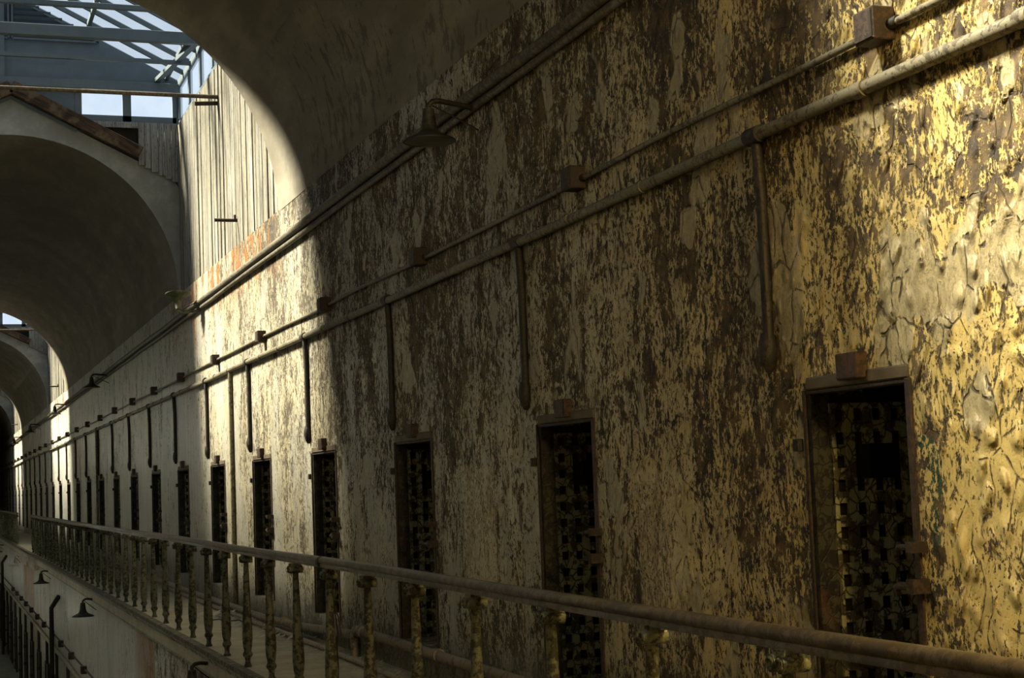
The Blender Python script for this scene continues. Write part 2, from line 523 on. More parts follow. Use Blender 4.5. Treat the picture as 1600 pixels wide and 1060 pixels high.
# moulded fascia under the walkway edge
prof = [(2.46, .004), (2.405, .004), (2.395, -.01), (2.395, -.045), (2.415, -.055), (2.415, -.07), (2.425, -.08), (2.425, -.095), (2.445, -.105),
        (2.445, -.25), (2.47, -.262), (2.50, -.262), (2.50, -.02)]
w = MB(); w.extrude_y(prof, [YSTART + .01] + [5 * k for k in range(0, 23)] + [YEND - .01])
tag(struct(w.build('trim_walkway_fascia', M['fascia'])), 'green-grey moulded fascia under the walkway edge', 'trim')
w = MB(); w.box(2.385, 2.47, YSTART + .01, YEND - .01, -.03, .012)
tag(struct(w.build('trim_walkway_coping', M['coping'])), 'dark stone lip along the walkway edge', 'trim')

# ------------------------------------------------------------------ vaults
vaults = []
seq = [YSTART] + [v for b in BAYS for v in b] + [YEND]
for i in range(0, len(seq), 2): vaults.append((seq[i], seq[i + 1]))
OUTX = WX + .06 - CX


def outer(a):
    cx, sx = math.cos(a), math.sin(a)
    best = 1e9
    if abs(cx) > 1e-6: best = min(best, OUTX / abs(cx))
    # gable: z = 3.08 - .5|x|
    best = min(best, 3.08 / (sx + .5 * abs(cx)))
    return CX + best * cx, SPR + best * sx


NS = 48
for vi, (a, b) in enumerate(vaults):
    m = MB()
    ys = [a, a + .05, a + .25]
    k = a + 1.2
    while k < b - 1.2: ys.append(k); k += 1.5
    ys += [b - .25, b - .05, b]
    V = []; F = []
    for yy in ys:
        e = min(yy - a, b - yy)
        r = RV + .012 * max(0, 1 - e / .25) ** 2
        for s in range(NS + 1):
            t = PI * s / NS
            V.append((CX + r * math.cos(t), yy, SPR + r * math.sin(t)))
    n = NS + 1
    for i in range(len(ys) - 1):
        for s in range(NS):
            F.append((i * n + s, (i + 1) * n + s, (i + 1) * n + s + 1, i * n + s + 1))
    m.add(V, F)
    ob = m.build('ceiling_vault', M['vault'], smooth=40)
    struct(ob, ['nearest plaster barrel vault overhead', 'plaster barrel vault between the first and second skylights', 'dark plaster barrel vault beyond the skylight', 'small far plaster barrel vault', 'farthest plaster barrel vault'][min(vi, 4)], 'vault')
    # end walls and roof of the vault in cement
    m = MB()
    r = RV + .012
    for yy, flip in ((a, 0), (b, 1)):
        for s in range(NS):
            t0, t1 = PI * s / NS, PI * (s + 1) / NS
            p = [(CX + r * math.cos(t0), yy, SPR + r * math.sin(t0)), (CX + r * math.cos(t1), yy, SPR + r * math.sin(t1))]
            o0, o1 = outer(t0), outer(t1)
            q = [p[0], p[1], (o1[0], yy, o1[1]), (o0[0], yy, o0[1])]
            m.poly(q if flip else q[::-1])
    for s in range(NS):
        o0, o1 = outer(PI * s / NS), outer(PI * (s + 1) / NS)
        m.quad((o0[0], a, o0[1]), (o1[0], a, o1[1]), (o1[0], b, o1[1]), (o0[0], b, o0[1]))
    ob = m.build('ceiling_haunch', M['cement'], recalc=False)
    struct(ob)

# ------------------------------------------------------------------ skylight bays
EAVE, RIDGE, HW = 8.0, 9.27, 2.54     # half width of the lantern
SLOPE = (RIDGE - EAVE) / HW


def zr(ax): return RIDGE - SLOPE * ax


bay_words = ['unseen at the front of the block', 'in the big opening', 'seen through the second vault', 'farthest down the block']
for bi, (a, b) in enumerate(BAYS):
    F = b - .06      # visible end face
    # boarded shaft walls above the ledge
    for sx, nm in ((1, 'wall_boarding_right'), (-1, 'wall_boarding_left')):
        m = MB(); xw = CX + sx * (WX + .035 - CX)
        yy = a - .1
        while yy < b + .1:
            wd = rnd.uniform(.13, .17); dx = rnd.uniform(-.012, .008) * sx
            y2 = min(yy + wd, b + .1)
            m.box(min(xw + dx, xw + .05 * sx), max(xw + dx, xw + .05 * sx), yy + .003, y2 - .003, SPR, 7.28)
            yy += wd
        m.box(min(xw + .05 * sx, xw + .09 * sx), max(xw + .05 * sx, xw + .09 * sx), a - .1, b + .1, SPR, 7.28)
        struct(m.build(nm, M['board']), 'weathered vertical boarding below the skylight', 'wall')
    # grey boards at the two ends of the shaft
    m = MB(); rc = MB()
    for yf, d in ((F, 1), (a + .06, -1)):
        for sx in (1, -1):
            ax = 1.90
            while ax < 2.57:
                wd = rnd.uniform(.09, .12); x2 = min(ax + wd, 2.60)
                zlo = 4.57 + 3.08 - .5 * x2 + .08
                xs = sorted((CX + sx * (ax + .003), CX + sx * (x2 - .003)))
                m.box(xs[0], xs[1], min(yf, yf + .03 * d), max(yf, yf + .03 * d), zlo - .1, 7.31)
                ax += wd
            yr = yf + .22 * d
            rc.poly([(CX + sx * x, yr, z) for x, z in ((.8, 7.2), (2.62, 6.2), (2.62, 7.4), (.8, 7.4))])
            rc.poly([(CX + sx * x, yq, 7.31) for x, yq in ((.9, yf), (2.0, yf), (2.0, yr), (.9, yr))])
            for q in range(4):
                zq = 6.5 + .2 * q
                xl = max(.9, (7.62 - zq) * 2 - .1)
                if xl < 1.95: rc.quad((CX + sx * xl, yr - .012 * d, zq), (CX + sx * 1.95, yr - .012 * d, zq), (CX + sx * 1.95, yr - .012 * d, zq + .19), (CX + sx * xl, yr - .012 * d, zq + .19))
            xs = sorted((CX + sx * .95, CX + sx * 1.90))
            m.box(xs[0], xs[1], min(yf, yf + .04 * d), max(yf, yf + .04 * d), 7.22, 7.31)
    struct(m.build('wall_end_boarding', M['boarddark']), 'grey vertical boards at the end of the skylight shaft', 'wall')
    struct(rc.build('wall_end_recess', M['recess'], recalc=False))
    # sloping old timbers lying on the haunch
    for sx in (1, -1):
        tr = empty('timber_rafter', (CX, F - .02, 0))
        tb = MB()
        ln = math.hypot(1.92, .96)
        tb.box(0, ln, -.14, 0, -.10, .10)
        to = tb.build('timber', M['beam'], tr, bevel=.012)
        to.location = (0.0, 0, 7.76)
        ang = math.atan2(.5, 1)
        to.rotation_euler = (0, ang if sx > 0 else PI - ang, 0)
        side = 'right' if sx > 0 else 'left'
        tag(tr, 'brown timber rafter on the %s slope %s' % (side, ['at the unseen front skylight', 'of the arch below the big skylight', 'beyond the second vault', 'at the farthest skylight'][bi]), 'rafter', 'old timber rafters below the skylights')
    # the lantern
    sk = empty('skylight', (CX, (a + b) / 2, 0))
    tag(sk, 'blue-grey framed glazed skylight %s' % bay_words[bi], 'skylight', 'skylights over the cell block')
    sk.location = (0, 0, 0)
    y0, y1 = a - .1, b + .12
    for sx in (1, -1):
        g = MB()
        g.quad((CX, y0, RIDGE + .03), (CX, y1, RIDGE + .03), (CX + sx * (HW + .02), y1, EAVE + .02), (CX + sx * (HW + .02), y0, EAVE + .02))
        g.build('roof_glazing', M['glass'], sk, recalc=False)
        bars = MB()
        yy = b + .06
        while yy > y0:
            bars.bar((CX, yy, RIDGE), (CX + sx * HW, yy, EAVE), .05, .07, (0, 0, 1)); yy -= .65
        bars.build('glazing_bars', M['frame'], sk)
        for ax in (1.12, 2.35):
            p = MB(); p.bar((CX + sx * ax, y0, zr(ax) - .05), (CX + sx * ax, y1, zr(ax) - .05), .06, .07); p.build('purlin', M['frame'], sk)
        # side windows over the boarding
        xw = CX + sx * (HW - .01)
        fr = MB()
        fr.box(min(xw, xw + .06 * sx), max(xw, xw + .06 * sx), y0, y1, 7.26, 7.35)
        fr.box(min(xw, xw + .06 * sx), max(xw, xw + .06 * sx), y0, y1, 7.88, 8.02)
        yy = b - .05
        while yy > y0:
            fr.box(min(xw, xw + .06 * sx), max(xw, xw + .06 * sx), yy - .05, yy + .05, 7.38, 7.9); yy -= 1.08
        fo = fr.build('side_window_frame', M['frame'], sk)
        pn = MB(); xg = xw + .03 * sx
        pn.quad((xg, y0, 7.38), (xg, y1, 7.38), (xg, y1, 7.9), (xg, y0, 7.9))
        pn.build('side_window_pane', M['winglass'], fo, recalc=False)
        for s2, d in ((F + .02, 1), (a + .04, -1)):
            # end window of two panes
            fr = MB(); ya, yb = min(s2, s2 + .06 * d), max(s2, s2 + .06 * d)
            for ax0, ax1 in ((.95, 1.05), (1.67, 1.80), (2.44, 2.56)):
                xs = sorted((CX + sx * ax0, CX + sx * ax1)); fr.box(xs[0], xs[1], ya, yb, 7.32, 7.96)
            xs = sorted((CX + sx * 1.0, CX + sx * 2.5))
            fr.box(xs[0], xs[1], ya, yb, 7.31, 7.41); fr.box(xs[0], xs[1], ya, yb, 7.79, 7.98)
            fo = fr.build('end_window_frame', M['frame'], sk)
            pn = MB()
            pn.quad((CX + sx * 1.0, s2 + .03 * d, 7.4), (CX + sx * 2.5, s2 + .03 * d, 7.4), (CX + sx * 2.5, s2 + .03 * d, 7.9), (CX + sx * 1.0, s2 + .03 * d, 7.9))
            pn.build('end_window_pane', M['winglass'], fo, recalc=False)
    r = MB(); r.box(CX - .06, CX + .06, y0, y1, RIDGE - .06, RIDGE + .05); r.build('ridge_beam', M['frame'], sk)
    for yf, d in ((F + .03, 1), (a + .03, -1)):
        p = MB()
        ya, yb = yf, yf + .04 * d
        for sx in (1, -1):
            for yq in (ya, yb):
                p.poly([(CX + sx * x, yq, z) for x, z in ((0, 7.60), (.97, 7.12), (.97, 7.92), (0, 7.92))])
                p.poly([(CX + sx * x, yq, z) for x, z in ((0, 7.92), (HW, 7.92), (HW, EAVE), (0, RIDGE))])
        p.build('gable_panel', M['panel'], sk, recalc=False)
        # louvred vent in the gable
        for sx in (1, -1):
            lv = MB(); fr = MB()
            z = 8.57
            yq = yf - .02 * d
            while z < 9.12:
                xm = (RIDGE - z) / SLOPE - .12
                if xm > .1:
                    x0_, x1_ = sorted((CX + sx * .06, CX + sx * xm))
                    lv.quad((x0_, yq, z), (x1_, yq, z), (x1_, yq - .05 * d, z + .075), (x0_, yq - .05 * d, z + .075))
                z += .085
            lv.build('louvre', M['louvre'], sk, recalc=False)
            fr.bar((CX + sx * .03, yq - .02 * d, 8.55), (CX + sx * 1.32, yq - .02 * d, 8.55), .03, .03)
            fr.bar((CX + sx * .03, yq - .02 * d, 8.55), (CX + sx * .03, yq - .02 * d, 9.12), .03, .03)
            fr.bar((CX + sx * 1.32, yq - .02 * d, 8.55), (CX + sx * .1, yq - .02 * d, 9.17), .03, .03)
            fr.build('louvre_frame', M['frame'], sk)
    # tie beams, as in the photograph (distances measured back from the far end face)
    for off, z, hh, ww in ((.06, 7.86, .14, .10), (2.75, 7.91, .16, .12), (3.95, 7.95, .07, .07), (5.5, 7.95, .16, .12)):
        if b - off < a + .3: continue
        t = MB(); t.box(CX - HW + .0, CX + HW - .0, b - off - ww, b - off, z - hh / 2, z + hh / 2); t.build('tie_beam', M['frame'], sk, bevel=.006)
    t = MB(); t.box(CX - HW, CX + HW, b - 1.42, b - 1.36, 7.91, 7.97); t.build('tie_bar', M['frame'], sk)
    t = MB(); t.bar((CX + 2.2, b - .1, 7.98), (CX + 2.5, b - 2.8, 7.98), .09, .06); t.build('corner_brace', M['frame'], sk)
    t = MB(); t.bar((CX - 2.2, b - .1, 7.98), (CX - 2.5, b - 2.8, 7.98), .09, .06); t.build('corner_brace', M['frame'], sk)
    t = MB(); t.box(CX - .17, CX - .09, F - .06, F - .0, 7.9, RIDGE - .1); t.build('king_post', M['frame'], sk)
    # rod across the shaft and its stub
    rd = empty('tie_rod', (CX, b - 3.85, 6.83))
    t = MB(); t.tube([(LX - .02 - CX, 0, 0), (WX + .03 - CX, 0, 0)], .028, 10); t.build('rod', M['rail'], rd, smooth=50)
    t = MB(); t.tube([(WX + .05 - CX, .02, -.08), (WX - .28 - CX, .02, -.10)], .03, 8); t.build('stub', M['rust'], rd, smooth=50)
    tag(rd, 'brown iron rod crossing below the skylight %s' % bay_words[bi], 'rod', 'iron rods crossing the skylight shafts')
    st = MB(); st.tube([(WX + .06, b - 5.1, 4.93), (WX - .26, b - 5.1, 4.93)], .022, 8)
    st.tube([(WX + .0, b - 5.1, 4.93), (WX + .0, b - 5.1, 5.0)], .018, 8)
    tag(st.build('pipe_stub', M['rust'], smooth=50), 'rusty pipe stub in the boarding below the skylight %s' % bay_words[bi], 'pipe', 'pipe stubs in the boarding')

# ------------------------------------------------------------------ iron gates


def leaf_mesh(wd, ht, hatch):
    """riveted lattice with square holes; local y 0..wd, z 0..ht, x 0..t"""
    ncol = 8; nrow = 15
    pc = wd / ncol; pr = ht / nrow
    hw, hh = pc * .54, pr * .52
    ys = [0]
    for i in range(ncol): ys += [i * pc + (pc - hw) / 2, i * pc + (pc + hw) / 2]
    ys.append(wd)
    zs = [0]
    for i in range(nrow): zs += [i * pr + (pr - hh) / 2, i * pr + (pr + hh) / 2]
    zs.append(ht)
    t = .028
    solid = {}
    for i in range(len(ys) - 1):
        for j in range(len(zs) - 1):
            s = not (i % 2 == 1 and j % 2 == 1)
            zc_ = (zs[j] + zs[j + 1]) / 2; yc_ = (ys[i] + ys[i + 1]) / 2
            if hatch and 1.19 < zc_ < 1.35 and .10 < yc_ < .345: s = False
            solid[i, j] = s
    m = MB()
    for (i, j), s in solid.items():
        if not s: continue
        a, b, c, d = ys[i], ys[i + 1], zs[j], zs[j + 1]
        # vertical straps stand a little proud of the horizontal ones
        x0 = 0 if i % 2 == 0 else .008
        m.quad((x0, b, c), (x0, a, c), (x0, a, d), (x0, b, d))
        m.quad((t, a, c), (t, b, c), (t, b, d), (t, a, d))
        for di, dj, q in ((-1, 0, ((x0, a, c), (t, a, c), (t, a, d), (x0, a, d))), (1, 0, ((x0, b, d), (t, b, d), (t, b, c), (x0, b, c))),
                          (0, -1, ((x0, b, c), (t, b, c), (t, a, c), (x0, a, c))), (0, 1, ((x0, a, d), (t, a, d), (t, b, d), (x0, b, d)))):
            nb = solid.get((i + di, j + dj), False)
            if not nb or (di != 0): m.quad(*q)
    return m


def make_gate(wd):
    g = empty('cell_gate')
    ht = GZ1 - GZ0
    fr = MB()
    fr.box(-.010, .006, wd - .010, wd + .008, 0, ht); fr.box(-.012, .02, -.018, .020, 0, ht)
    fr.box(.0, .02, .020, wd - .010, ht - .02, ht)
    fr.build('jamb_frame', M['rust'], g, bevel=.004)
    jl = MB(); jl.box(.006, .10, wd - .040, wd - .001, 0, ht - .02); jl.box(.02, .085, .001, .018, 0, ht - .02); jl.box(.02, .085, .001, wd - .001, ht - .019, ht - .001)
    jl.build('jamb_lining', M['gate'], g)
    lm = leaf_mesh(.76, ht - .06, True)
    lm.v = [(.092 + py, wd - .058 + px, pz) for px, py, pz in lm.v]      # stands open, swung back square to the wall
    lf = lm.build('leaf', M['leaf'], g, recalc=False)
    bl = MB(); bl.box(.10, .30, wd - .022, wd - .002, 0, ht - .02); bl.build('inner_shade', M['void'], g)  # dark sheet added as painted shade behind the lattice holes
    lp = MB(); lp.box(-.010, .02, -.005, wd - .03, ht, ht + .055); lp.build('lintel_bar', M['lintel'], g, bevel=.006)
    bk = MB(); bk.box(-.055, .01, wd * .36, wd * .36 + .16, ht + .02, ht + .13); bk.build('top_bracket', M['bracket'], g, bevel=.006)
    for z in (.80, .95):
        h = MB(); big = z < .9
        s = 1 if big else .75
        h.box(-.075, .02, -.06, -.06 + .05 * s, z - .028 * s, z + .028 * s)
        h.tube([(-.06, -.03, z), (-.065, .05 * s, z), (-.055, .085 * s, z - .01), (-.04, .095 * s, z - .035 * s)], .016 * s, 8)
        h.build('hasp', M['rust'], g, smooth=40)
    hl = MB(); hl.box(-.03, .01, wd + .03, wd + .075, 1.345, 1.40); hl.build('hinge_lug', M['iron'], g, bevel=.004)
    return g


protos = {}
place = ['nearest the right edge of the picture', 'second from the right edge', 'third from the right edge', 'fourth from the right edge, right of the sunlit wall',
         'right-hand one of the two full gates in the sunlit stretch', 'first gate left of the sunlit stretch\'s left edge']
for i, (fa, ne) in enumerate(GATES):
    wd = fa - ne
    key = round(wd, 2)
    if key not in protos:
        g = make_gate(wd); protos[key] = g
    else:
        g = copy_tree(protos[key])
    g.location = (WX, ne, GZ0)
    if i < 20:
        lab = 'black flaking lattice iron cell gate, %s along the upper wall counted from the right edge' % (ORD[i] if i else 'nearest and first')
        if i == 0: lab = 'largest black lattice iron cell gate, nearest the right edge'
    else:
        lab = 'tiny dark iron cell gate far down the upper wall, beyond the twentieth gate'
    tag(g, lab, 'gate', 'iron cell gates along the upper wall')

# ------------------------------------------------------------------ pipes along the upper wall
YP0, YP1 = YSTART + .1, YEND - 2


def runline(x, z, r, step=1.6, seed=1, wob=.006, y0=YP0, y1=YP1):
    q = random.Random(seed); pts = []
    yy = y0
    while yy < y1:
        pts.append((x + q.uniform(-wob, wob) * .5, yy, z + q.uniform(-wob, wob))); yy += step
    pts.append((x, y1, z))
    return pts


mp = empty('main_pipe', (WX, 0, 3.05))
t = MB(); t.tube([(p[0] - WX, p[1], p[2] - 3.05) for p in runline(WX - .04, 3.05, .03, seed=3)], .030, 12); t.build('pipe_run', M['pipe'], mp, smooth=50)
cp = MB(); cp.tube([(-.04, 0, 0), (-.04, .07, 0)], .036, 12)
cp0 = cp.build('coupling', M['pipe'], mp, smooth=50)
for k in range(31):
    for o in (1.35, 2.4):
        cq = cp0 if (k == 0 and o == 1.35) else copy_tree(cp0, mp)
        cq.location = (0, 6.85 + 3.225 * k - o, 0)
dy = [6.44 + 3.215 * k for k in range(31)]
dp0 = None
for k, yy in enumerate(dy):
    if k == 0:
        t = MB()
        t.tube([(-.035, 0, 0), (-.03, 0, -.12), (-.022, 0, -.3), (-.022, 0, -1.02)], .026, 10)
        dp = t.build('drop_pipe', M['iron'], mp, smooth=50)
        e = MB(); e.lathe([(.01, -.0), (.032, -.01), (.045, -.06), (.045, -.11), (.03, -.16), (.012, -.19)], 12, (-.02, .012, -.9))
        e.build('end_fitting', M['iron'], dp, smooth=50)
        cl = MB(); cl.tube([(-.04, -.06, .005), (-.04, .06, .005)], .041, 12); cl.build('tee', M['iron'], dp, smooth=50)
        dp0 = dp
    else:
        dp = copy_tree(dp0, mp)
    dp.location = (0, yy, 0)
tag(mp, 'thick lower pipe running the length of the upper wall with drop pipes above the gates', 'pipe')

cd = MB(); cd.tube(runline(WX - .022, 3.265, .015, seed=5, wob=.012), .016, 10)
tag(cd.build('conduit', M['pipe'], smooth=50), 'thin conduit joining the dark boxes above the thick pipe', 'conduit')
jb0 = None
for k in range(32):
    yy = 5.40 + 3.235 * k
    if yy > YEND - 3: break
    if jb0 is None:
        j = empty('junction_box')
        t = MB(); t.box(-.10, .006, -.07, .07, -.07, .065); t.build('box', M['rust'], j, bevel=.005)
        t = MB(); t.box(-.106, -.098, -.062, .062, -.062, .057); t.build('cover', M['rust'], j, bevel=.002)
        t = MB(); t.tube([(-.022, -.13, -.01), (-.022, .13, -.01)], .022, 10); t.build('hub', M['iron'], j, smooth=50)
        jb0 = j
    else: j = copy_tree(jb0)
    j.location = (WX, yy, 3.275)
    lab = ('rusty square junction box on the thin conduit, %s from the right edge' % (ORD[k] if k else 'largest and first')) if k < 14 else 'tiny dark junction box far along the conduit, left of the fourteenth'
    tag(j, lab, 'junction box', 'junction boxes on the thin conduit')

t = MB(); t.tube(runline(WX - .055, 4.20, .03, seed=8, wob=.008), .042, 12)
tag(t.build('high_pipe', M['highpipe'], smooth=50), 'upper dark pipe of the pair just below the vault springing', 'pipe')
t = MB(); t.tube(runline(WX - .035, 4.125, .03, seed=9, wob=.006), .028, 12)
tag(t.build('high_conduit', M['highpipe'], smooth=50), 'lower thinner pipe of the pair just below the vault springing', 'pipe')
for yy, zt, lab in ((20.55, 3.05, 'thin vertical pipe in the sunlit stretch running down beside a gate'), (38.9, 3.05, 'thin vertical pipe on the shaded wall between far gates')):
    t = MB(); t.tube([(WX - .03, yy, zt), (WX - .03, yy - .01, 1.4), (WX - .03, yy, .02)], .028, 10)
    tag(t.build('vertical_pipe', M['pipe'], smooth=50), lab, 'pipe')

# pipes at the foot of the wall
fp = empty('floor_pipe', (0, 0, 0))
t = MB(); t.tube([(3.50, 14.0, .24), (3.50, 10, .23), (3.50, 2, .22), (3.50, -3, .22)], .040, 12); t.build('pipe_run', M['floorpipe'], fp, smooth=50)
t = MB()
t.tube([(3.50, 13.9, .24), (3.50, 14.0, .235), (3.50, 14.06, .19), (3.50, 14.06, .0)], .048, 12); t.build('elbow', M['floorpipe'], fp, smooth=50)
for yy in (13.75, 11.5, 8.2):
    t = MB(); t.tube([(3.50, yy, .24), (3.50, yy + .08, .24)], .05, 12); t.build('coupling', M['floorpipe'], fp, smooth=50)
tag(fp, 'grey pipe at the wall foot with an elbow turning into the floor', 'pipe')
fp = empty('skirting_pipe', (0, 0, 0))
t = MB(); t.tube([(3.50, 14.13, .19), (3.50, 16.4, .10), (3.50, 18.4, .055), (3.50, 24, .05), (3.50, 60, .05)], .042, 12); t.build('pipe_run', M['floorpipe'], fp, smooth=50)
for yy in (16.6, 17.1):
    t = MB(); t.tube([(3.50, yy, .098), (3.50, yy + .08, .095)], .052, 12); t.build('coupling', M['floorpipe'], fp, smooth=50)
tag(fp, 'dusty pink-grey pipe at the wall foot running away behind the balusters', 'pipe')
t = MB(); t.tube([(3.37, 26, .03), (3.35, 17.8, .03), (3.37, 15, .03), (3.34, 12.3, .03), (3.34, 6, .03), (3.34, -3, .03)], .026, 10)
tag(t.build('thin_floor_pipe', M['floorpipe'], smooth=50), 'thin pipe lying on the walkway a little out from the wall', 'pipe')

# ------------------------------------------------------------------ lamps


def make_lamp(name, mat, inmat, arm=.36):
    """arm comes out of the wall at local (0,0,0) towards -x; shade hangs at x=-arm"""
    L = empty(name)
    t = MB(); t.tube([(.0, .1, -.02), (-.06, .06, -.01), (-arm + .08, .0, .005), (-arm + .03, 0, .0), (-arm, 0, -.03), (-arm, 0, -.06)], .019, 10); t.build('arm', mat, L, smooth=60)
    t = MB(); t.lathe([(.022, -.05), (.040, -.055), (.043, -.09), (.052, -.16), (.056, -.17)], 16, (-arm, 0, 0)); t.build('socket', mat, L, smooth=40)
    t = MB(); t.lathe([(.052, -.165), (.062, -.20), (.085, -.225), (.125, -.245), (.165, -.262), (.182, -.275), (.184, -.283), (.178, -.283), (.16, -.268), (.12, -.252), (.08, -.235), (.05, -.215)], 28, (-arm, 0, 0))
    s = t.build('shade', mat, L, smooth=35)
    t = MB(); t.lathe([(.172, -.2815), (.12, -.262), (.06, -.245), (.02, -.235)], 24, (-arm, 0, 0)); t.build('reflector', inmat, s, smooth=40)
    t = MB(); t.tube([(-arm + .03, 0, -.03), (-arm * .5, 0, -.10), (.0, .0, -.19)], .006, 6); t.build('stay_wire', M['wire'], L)
    return L


lamp_y = [10.47, 35.9, 47.4, 60.2, 72.6]
l0 = make_lamp('wall_lamp', M['lampm'], M['lampin'])
labs = ['dark shaded gooseneck wall lamp on the high pipe at upper centre, nearest one', 'small dark gooseneck lamp high on the shaded wall under the second vault',
        'far lamp on the high pipe beside the second sunlit strip', 'far dark lamp on the high pipe under the third vault', 'farthest lamp on the high pipe at the left edge']
for k, yy in enumerate(lamp_y):
    L = l0 if k == 0 else copy_tree(l0)
    L.location = (WX - .04, yy - .13, 4.13)
    tag(L, labs[k], 'lamp', 'gooseneck lamps along the high pipe')
# the broken one that points upward
B = make_lamp('broken_lamp', M['lampgreen'], M['lampgreen'], .30)
B.location = (WX - .03, 22.9, 4.06)
B.rotation_euler = (math.radians(168), 0, math.radians(-4))
tag(B, 'broken green lamp shade bent upward on the pipe below the skylight', 'lamp')
# lamps of the ground floor
low = [(15.6, -.12, M['lampm'], 'dark lamp shade at the bottom edge under the walkway, nearest of the lower lamps'),
       (27.7, -.20, M['lampm'], 'faint grey lamp under the walkway fascia, second of the lower lamps'),
       (39.0, -.20, M['lampm'], 'dark bell lamp hanging under the walkway at lower left'),
       (52.5, -.32, M['lampwhite'], 'tilted white lamp under the walkway at lower left'),
       (66.5, -.30, M['lampm'], 'dark lamp at the left edge under the far walkway')]
for k, (yy, zz, mt, lab) in enumerate(low):
    L = make_lamp('lower_lamp', mt, M['lampin'], .22)
    L.location = (LWX, yy, zz)
    if mt is M['lampwhite']: L.rotation_euler = (0, math.radians(12), math.radians(10))
    tag(L, lab, 'lamp', 'lamps of the ground floor under the walkway')

# fill lamps added on the unseen left-hand wall to lift the shadows
lits = []
for k, (yy, zz, xx, pw) in enumerate([(11.5, 4.1, LX, 150), (20.5, 4.1, LX, 60), (32.0, 3.2, LX, 170), (42.0, 3.2, LX, 170), (53, 4.1, LX, 120), (66, 4.1, LX, 260),
                                      (18, -1.0, 2 * CX - LWX, 60), (30, -1.0, 2 * CX - LWX, 90), (42, -1.0, 2 * CX - LWX, 90), (54, -1.0, 2 * CX - LWX, 90), (68, -1.0, 2 * CX - LWX, 90)]):
    L = copy_tree(l0); L.location = (xx + .02, yy, zz); L.rotation_euler = (0, 0, PI)
    tag(L, 'gooseneck fill lamp added on the left-hand wall, out of view', 'lamp', 'added fill lamps on the left wall')
    pl = bpy.data.lights.new('fill_light', 'POINT'); pl.energy = pw * (.20 if zz > 0 else .13); pl.color = (.98, .98, .80); pl.shadow_soft_size = .08
    po = bpy.data.objects.new('fill_light', pl); COL.objects.link(po); po.location = (xx + .38, yy, zz - .36)

# ------------------------------------------------------------------ railings
RX = 2.51
RAILZ = 1.0
bal_proto = None


def make_baluster():
    t = MB()
    prof = [(.034, 0), (.034, .012), (.024, .03), (.022, .06), (.027, .08), (.040, .095), (.043, .110), (.038, .125), (.031, .135), (.033, .15), (.040, .18),
            (.0445, .24), (.0445, .30), (.040, .40), (.0335, .50), (.0345, .505), (.0345, .515), (.032, .525), (.0275, .70), (.0235, .84), (.022, .90), (.024, .955)]
    t.lathe(prof, 14)
    b = t.build('baluster', M['baluster'], None, smooth=45)
    c = MB()
    for sy in (-1, 1):
        c.tube([(-.048, sy * .030, .918), (.048, sy * .030, .918)], .029, 14)
        for k in range(1):
            ring = [(-.050, sy * .030 + .018 * math.cos(q * PI / 7), .918 + .018 * math.sin(q * PI / 7)) for q in range(0, 13)]
            c.tube(ring, .006, 6)
    c.box(-.038, .038, -.045, .045, .942, .962)
    c.build('scroll_capital', M['baluster'], b, smooth=45)
    return b


def make_railing(y0, y1, ys, label):
    R = empty('railing', (RX, 0, 0))
    ysec = []
    k = y0
    while k < y1: ysec.append(k); k += 1.3
    ysec.append(y1)
    prof = []
    for q in range(0, 15):
        a = math.radians(-40 + 260 * q / 14)
        prof.append((.033 * math.cos(a), .027 * math.sin(a)))
    prof += [(-.020, -.021), (-.024, -.030), (-.024, -.046), (.024, -.046), (.024, -.030), (.020, -.021)]
    wob = lambda v: (.004 * math.sin(v * 1.3), .005 * math.sin(v * .7 + 1) - (.012 * math.exp(-((v - 27) / 2.2) ** 2)))
    m = MB(); m.extrude_y([(px, pz + 1.008) for px, pz in prof], ysec, wob)
    m.build('handrail', M['rail'], R, smooth=45)
    global bal_proto
    for i, yy in enumerate(ys):
        if bal_proto is None: b = bal_proto = make_baluster(); b.parent = R
        else: b = copy_tree(bal_proto, R)
        b.location = (0, yy, 0)
        b.rotation_euler = (rnd.uniform(-.008, .008), rnd.uniform(-.01, .01), 0)
    tag(R, label, 'railing')
    return R


ys = []
k = 3.45
while k < 47.2: ys.append(k); k += 1.045
R1 = make_railing(-2.0, 47.3, ys, 'long brown handrail on green flaking balusters along the walkway edge')
cl = MB(); cl.tube([(0, 10.95, 1.0), (0, 10.99, 1.0)], .042, 14); cl.build('rail_clamp', M['iron'], R1, smooth=40)
ys = []
k = 55.3
while k < 90: ys.append(k); k += 1.045
make_railing(55.2, 90, ys, 'short far stretch of railing at the left edge beyond the gap')
# wire hanging from the handrail
t = MB(); t.tube([(RX + .035, 10.93, 1.03), (RX + .04, 10.9, .93), (RX + .05, 10.85, .70), (RX + .06, 10.80, .52), (RX + .045, 10.78, .40), (RX + .06, 10.82, .30), (RX + .05, 10.80, .17)], .006, 6)
t.tube([(RX + .05, 10.85, .70), (RX + .075, 10.83, .62), (RX + .08, 10.80, .52), (RX + .07, 10.79, .47)], .005, 6)
tag(t.build('dangling_wire', M['wire']), 'loose black wire hanging from the handrail clamp', 'wire')

